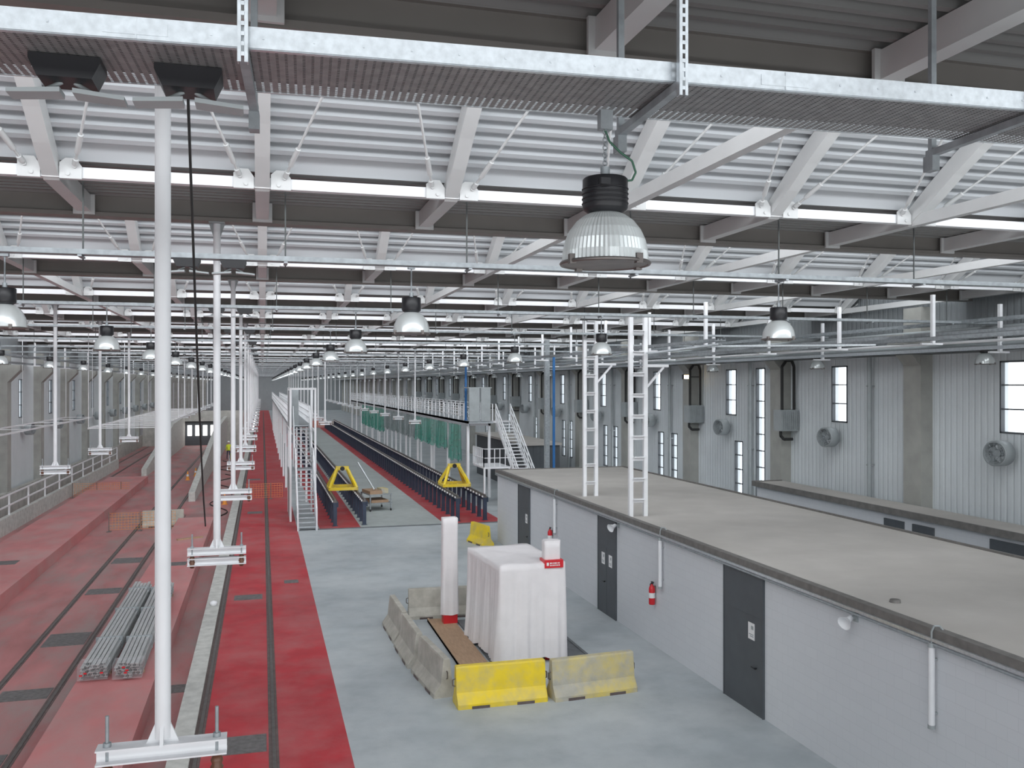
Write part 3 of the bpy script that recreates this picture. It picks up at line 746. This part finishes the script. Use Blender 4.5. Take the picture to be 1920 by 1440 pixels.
# ---------------------------------------------------------------- jersey barriers
def jersey(loc,rot,m,lab,L=2.05):
    pr=[(-.30,0),(.30,0),(.30,.10),(.14,.32),(.085,.84),(.07,.88),(-.07,.88),(-.085,.84),(-.14,.32),(-.30,.10)]
    b=MB(); n=len(pr); xs_=[-L/2,-L/2+.03,-L*.3,-L*.18,L*.18,L*.3,L/2-.03,L/2]
    vs=[]
    for i,x in enumerate(xs_):
        sc=.95 if i in(0,7) else 1
        for (y,z) in pr: vs.append((x,y*sc,z*(.985 if sc<1 else 1)))
    fs=[(i*n+j,i*n+(j+1)%n,(i+1)*n+(j+1)%n,(i+1)*n+j) for i in range(7) for j in range(n)]+[tuple(range(n))[::-1],tuple(range(7*n,8*n))]
    b.add(vs,fs)
    e=ob('jersey_barrier',b.mesh('jersey_barrier',M[m]),loc=loc,rot=rot,label=lab,cat='barrier',group='concrete barriers')
    for x in(-L*.25,L*.25): mo('fork_slot',MB().box(x-.2,x+.2,-.312,.312,.0,.06),M['groove'],parent=e)
    for sx in(-1,1): mo('coupling_loop',MB().tube([(sx*L/2,0,.6),(sx*(L/2+.06),0,.58),(sx*(L/2+.06),0,.45),(sx*L/2,0,.43)],.014,6),M['steel'],parent=e)
jersey((5.13,19.62,0),.0,'yellow','bright yellow painted concrete barrier with worn base')
jersey((7.30,19.6,0),.08,'yelw','grey concrete barrier with worn yellow smears')
jersey((3.92,21.2,0),pi/2+.10,'jersey','weathered grey concrete barrier')
jersey((3.75,23.5,0),pi/2+.03,'jersey','weathered grey concrete barrier')
jersey((3.72,25.75,0),pi/2+.02,'jersey','weathered grey concrete barrier')
jersey((5.3,27.35,0),-.05,'jersey','weathered grey concrete barrier')
jersey((9.35,39.3,0),-1.35,'yellow','bright yellow painted concrete barrier with worn base',1.6)
jersey((-5.1,51.6,-.5),.05,'jersey','weathered grey concrete barrier')

# ---------------------------------------------------------------- shrouded machine
def drape(w,d,h,amp,nper=200,seed=0,flare=.05,m='cloth'):
    rnd=random.Random(seed); ph=[rnd.uniform(0,6.28) for _ in range(6)]
    r=.06
    cx=[(w/2-r,d/2-r,0),(-w/2+r,d/2-r,pi/2),(-w/2+r,-d/2+r,pi),(w/2-r,-d/2+r,1.5*pi)]
    pts=[]
    for (a,b_,t0) in cx:
        for i in range(7):
            t=t0+pi/2*i/6; pts.append((a+r*cos(t),b_+r*sin(t),cos(t),sin(t)))
    P=[]; n=len(pts)
    tot=0; ls=[]
    for i in range(n):
        q=pts[(i+1)%n]; ls.append(math.hypot(q[0]-pts[i][0],q[1]-pts[i][1])); tot+=ls[-1]
    for k in range(nper):
        s=tot*k/nper; i=0
        while s>ls[i]: s-=ls[i]; i+=1
        u=s/max(ls[i],1e-9); a=pts[i]; c=pts[(i+1)%n]
        P.append([a[j]+(c[j]-a[j])*u for j in range(4)])
    b=MB(); nz=16; vs=[]
    for j in range(nz+1):
        f=j/nz; z=h*(1-f)
        for k,(x,y,nx,ny) in enumerate(P):
            s=k/nper*tot
            fold=(sin(s*7+ph[0]+f*.8)+.7*sin(s*15+ph[1])+.4*sin(s*31+ph[2]+f*2))*amp*(f**.8)
            sag=-amp*.8*sin(pi*f)*(.5+.5*sin(s*2+ph[3]))
            o=fold+sag+flare*f
            zz=z+(.05*sin(s*3+ph[4])+.02*sin(s*11)+.03 if j==nz else 0)+(.012*sin(s*5+ph[5]) if j==0 else 0)
            vs.append((x+nx*o,y+ny*o,max(.01,zz)))
    fs=[(j*nper+k,j*nper+(k+1)%nper,(j+1)*nper+(k+1)%nper,(j+1)*nper+k) for j in range(nz) for k in range(nper)]
    base=len(vs)
    R=6
    for q in range(1,R):
        g=1-q/R
        for k,(x,y,nx,ny) in enumerate(P): vs.append((x*g,y*g,h+.02*sin(x*g*6+ph[0])*sin(y*g*4+ph[1])+.015*(1-g)))
    prev=0
    for q in range(1,R):
        cur=base+(q-1)*nper
        fs+=[(prev+k,cur+k,cur+(k+1)%nper,prev+(k+1)%nper) for k in range(nper)]; prev=cur
    vs.append((0,0,h+.02)); fs+=[(prev+k,len(vs)-1,prev+(k+1)%nper) for k in range(nper)]
    b.add(vs,fs,True); return b
e=empty('shrouded_machine',(6.56,23.6,.05),.07,label='large boxy machine shrouded in white sheets',cat='covered machine')
mo('sheet',drape(1.80,2.9,2.45,.036,260,3,.09),M['cloth'],parent=e)
def wpost(loc,h,seed,w,band):
    e=empty('wrapped_post',loc,label=('tall column wrapped in white sheet with red printed band' if band else 'tall column wrapped in white sheet on a red base'),cat='wrapped column',group='wrapped columns')
    mo('sheet',drape(w,w*.7,h-.18,.016,90,seed,.02),M['cloth'],parent=e,loc=(0,0,.18))
    mo('base',MB().box(-w*.45,w*.45,-w*.33,w*.33,0,.3),M['redp2'],parent=e)
    if band:
        y1=-w*.35
        o=mo('printed_band',MB().box(-w/2-.03,w/2+.03,y1-.10,w*.35+.03,2.38,2.58),M['redp2'],parent=e,label='red band with small white print')
        b=MB(); y0=y1-.105
        b.box(-.2,-.14,y0,y0+.004,2.44,2.52)
        for i,wd in enumerate((.03,.02,.03,.03,.02,.03)): b.box(-.11+i*.045,-.11+i*.045+wd,y0,y0+.004,2.48,2.52)
        for i in range(7): b.box(-.11+i*.04,-.085+i*.04,y0,y0+.004,2.43,2.46)
        mo('print_mark',b,M['paper'],parent=o)
wpost((5.33,26.3,.07),3.08,5,.46,False)
wpost((7.22,22.41,.0),3.05,7,.44,True)
mo('plywood_platform',MB().box(4.75,5.5,21.6,26.8,0,.07).box(4.75,4.8,21.6,26.8,0,.1),M['wood'],label='brown plywood base sheet on the floor beside the machine',cat='platform')
mo('rubber_mat',MB().box(5.6,8.2,22.3,26.6,0,.04).box(8.12,8.2,22.3,26.6,.04,.06),M['darkfloor'],label='dark grey base mat under the shrouded machine',cat='mat')

# ---------------------------------------------------------------- aluminium profile bundles
def bundle(x,y,L,seed,ang):
    rnd=random.Random(seed)
    e=empty('profile_bundle',(x,y,0),ang,label='wrapped bundle of long silver aluminium profiles on the red platform',cat='metal profiles',group='aluminium profile bundles')
    for yy in(.4,L*.5,L-.6): mo('timber_bearer',MB().box(-.33,.33,yy,yy+.1,0,.07),M['wood'],parent=e)
    for r in range(4):
        for c in range(6-(r%2)):
            b=MB(); xx=-.30+c*.105+(r%2)*.05; z=.07+r*.085; y0=rnd.uniform(-.15,.15)
            t=.008
            b.box(xx,xx+.085,y0,y0+L,z,z+t).box(xx,xx+.085,y0,y0+L,z+.07,z+.07+t).box(xx+.036,xx+.044,y0,y0+L,z+t,z+.07)
            mo('profile',b,M['alu'],parent=e)
    for yy in (L*.25,L*.6,L*.9): mo('strap',MB().box(-.33,.33,yy,yy+.03,.07,.425),M['galvd'],parent=e)
    mo('plastic_wrap',MB().box(-.33,.33,-.18,.35,.06,.43),M['plastic'],parent=e)
    for i in range(3): xx=rnd.uniform(-.3,.2); zz=rnd.uniform(.12,.35); mo('tag',MB().box(xx,xx+.07,-.2,-.185,zz,zz+.035),M['redp2'],parent=e)
bundle(-3.9,23.6,9.3,1,-.0); bundle(-3.12,23.5,9.3,2,.01)

# ---------------------------------------------------------------- left side
struct('wall_parapet',MB().box(-14.3,-14.0,20,118,-.5,.9),M['oldconc'])
e=empty('handrail',(0,0,0),label='long white tubular handrail on a low concrete kerb',cat='railing')
b=MB(); rail_run(b,(-12.6,24,.3),(-12.6,88,.3),h=1.1,sp=4.0,r=.04,mids=2)
mo('rail',b,M['white'],parent=e)
mo('kerb',MB().box(-12.7,-12.45,24,88,-.5,.35),M['curb'],parent=e)
def gridframe(x0,x1,y0,y1,z,n,sw):
    e=empty('overhead_platform',(0,0,0),label='white slatted overhead platform hung from thin rods',cat='overhead platform',group='hung white platforms')
    b=MB().box(x0,x0+.06,y0,y1,z,z+.08).box(x1-.06,x1,y0,y1,z,z+.08)
    for i in range(n+1):
        y=y0+(y1-y0)*i/n; b.box(x0,x1,y,y+sw,z+.03,z+.06)
    mo('slatted_frame',b,M['white'],parent=e)
    for i in range(4):
        for x in(x0+.04,x1-.04): y=y0+(y1-y0)*i/3; mo('suspension_rod',MB().cyl((x,y,z+.1),(x,y,H+2.5),.018,n=6),M['white'],parent=e)
gridframe(-8.2,-5.0,48,84,4.9,18,.22); gridframe(-13.4,-11.6,34,70,4.7,8,.12)
e=empty('concrete_ramp',(0,0,-.5),label='sloping concrete ramp wall beside the sunken track',cat='ramp')
mo('side_wall',MB().prism([(62,0),(118,0),(118,3.6),(95,3.3),(62,.6)],'x',-4.6,-4.2),M['curb'],parent=e)
mo('side_wall',MB().prism([(80,0),(118,0),(118,3.6),(104,3.3),(80,.6)],'x',-9.6,-9.2),M['curb'],parent=e)
e=empty('portal_wall',(0,118,-.5),label='concrete portal with bright openings over the track',cat='portal')
b=MB().box(-14,-9.2,0,.5,0,4.3).box(-9.2,-4.2,0,.5,3.0,4.3).box(-4.2,-2.3,0,.5,0,4.3)
mo('frame',b,M['oldconc'],parent=e)
mo('dark_lining',MB().box(-9.2,-4.2,.55,.7,0,3.0),M['grey'],parent=e)
for i in range(5): mo('lit_opening',MB().box(-8.9+i*.9,-8.4+i*.9,.45,.54,1.2,2.5),M['litw'],parent=e)
def fence(x,y,z,L,rot=0,h=.95):
    e=empty('mesh_fence',(x,y,z),rot,label='orange plastic mesh safety fence on posts',cat='safety fence',group='orange safety fences')
    b=MB(); n=int(L/.15)
    for i in range(n+1): t=i*L/n; b.box(t-.006,t+.006,-.004,.004,.1,h)
    for j in range(7): z_=.1+(h-.1)*j/6; b.box(0,L,-.005,.005,z_-.006,z_+.006)
    mo('mesh',b,M['orange'],parent=e)
    for i in range(int(L/1.5)+1): t=min(L,i*1.5); mo('post',MB().box(t-.02,t+.02,-.02,.02,0,h+.05).box(t-.1,t+.1,-.2,.2,0,.02),M['steel'],parent=e)
fence(-7.6,50.4,-.5,3.2)
fence(-1.0,58,0,2.2); fence(-12.2,66,-.5,3.5); fence(5.4,152,0,7)
def cone(x,y,z):
    e=empty('traffic_cone',(x,y,z),label='orange traffic cone with white stripe',cat='traffic cone',group='traffic cones')
    mo('body',MB().box(-.18,.18,-.18,.18,0,.03).lathe([(.14,.03),(.03,.7),(0,.7)],18),M['orange'],parent=e)
    mo('stripe',MB().lathe([(.1,.3),(.074,.45)],18),M['paper'],parent=e)
cone(-5.7,76,-.5); cone(-5.3,79,-.5); cone(-2.3,60,-.5)
mo('timber_plank',MB().box(-.6,.6,-.08,.08,0,.06),M['wood'],loc=(-3.2,44,0),rot=.5,label='loose timber plank lying on the red platform',cat='plank')
for s in range(3):
    pts=[]; y=54+14*s
    for i in range(40): pts.append((-2.6-.3*s+.6*sin(i*.22+s),y+i*.3,-.46))
    mo('hose',MB().tube(pts,.03,6),M['blackr'],label='black rubber hose lying loose on the red floor',cat='hose',group='loose hoses')
b=MB().lathe([(0,0),(.1,0),(.1,.02),(.13,.06),(.1,.12),(0,.15)],16); mo('bollard_cap',b,M['white'],loc=(-1.5,30.3,.07),label='small white round cap on the concrete kerb',cat='cap')

# ---------------------------------------------------------------- people
def person(loc,rot):
    me=bpy.data.meshes.new('person')
    V=[(0,0,.95),(0,0,1.2),(0,0,1.42),(0,0,1.52),(0,-.01,1.64),(0,0,1.74),
       (.19,0,1.42),(.25,-.05,1.14),(.24,-.18,.92),(.24,-.25,.84),(-.19,0,1.42),(-.25,-.02,1.14),(-.26,-.1,.90),(-.26,-.13,.80),
       (.1,0,.9),(.11,-.06,.5),(.12,.02,.09),(.12,-.14,.04),(-.1,0,.9),(-.11,.04,.5),(-.12,.14,.09),(-.12,0,.04)]
    E=[(0,1),(1,2),(2,3),(3,4),(4,5),(2,6),(6,7),(7,8),(8,9),(2,10),(10,11),(11,12),(12,13),(0,14),(14,15),(15,16),(16,17),(0,18),(18,19),(19,20),(20,21)]
    R=[.15,.14,.15,.06,.10,.08,.07,.05,.04,.035,.07,.05,.04,.035,.1,.07,.05,.04,.1,.07,.05,.04]
    me.from_pydata(V,E,[]); o=ob('person',me,loc=loc,rot=rot,label='worker in yellow hi-vis jacket and dark trousers standing',cat='person')
    mod=o.modifiers.new('skin','SKIN')
    for i,r in enumerate(R): me.skin_vertices[0].data[i].radius=(r,r*.8)
    me.skin_vertices[0].data[0].use_root=True
    o.modifiers.new('sub','SUBSURF').levels=2
    dg=bpy.context.evaluated_depsgraph_get(); m2=bpy.data.meshes.new_from_object(o.evaluated_get(dg)); o.modifiers.clear(); o.data=m2
    m2.materials.clear()
    for k in('skin','hivis','trouser'): m2.materials.append(M[k])
    for p in m2.polygons:
        z=p.center.z; x=abs(p.center.x); p.use_smooth=True
        p.material_index=0 if (z>1.5 or (x>.2 and z<.9 and z>.74)) else (1 if z>.88 else 2)
    mo('hard_hat',MB().lathe([(.15,1.72),(.115,1.73),(.11,1.78),(.07,1.84),(0,1.86)],16),M['paper'],parent=o)
person((-3.3,96,-.5),.3); person((-2.6,84,-.5),2.0)

# ---------------------------------------------------------------- world, camera
w=bpy.data.worlds.new('World'); scn.world=w; w.use_nodes=True
bg=w.node_tree.nodes['Background']; bg.inputs[0].default_value=(.90,.95,1,1); bg.inputs[1].default_value=2.5
cam=bpy.data.cameras.new('Camera'); cam.sensor_width=36; cam.lens=36*1700/1920; cam.clip_end=1000; cam.clip_start=.05
co=bpy.data.objects.new('Camera',cam); C.objects.link(co); co.location=(0,0,H)
co.rotation_euler=(pi/2,0,-math.atan(468/1700))
scn.camera=co
scn.view_settings.view_transform='Standard'
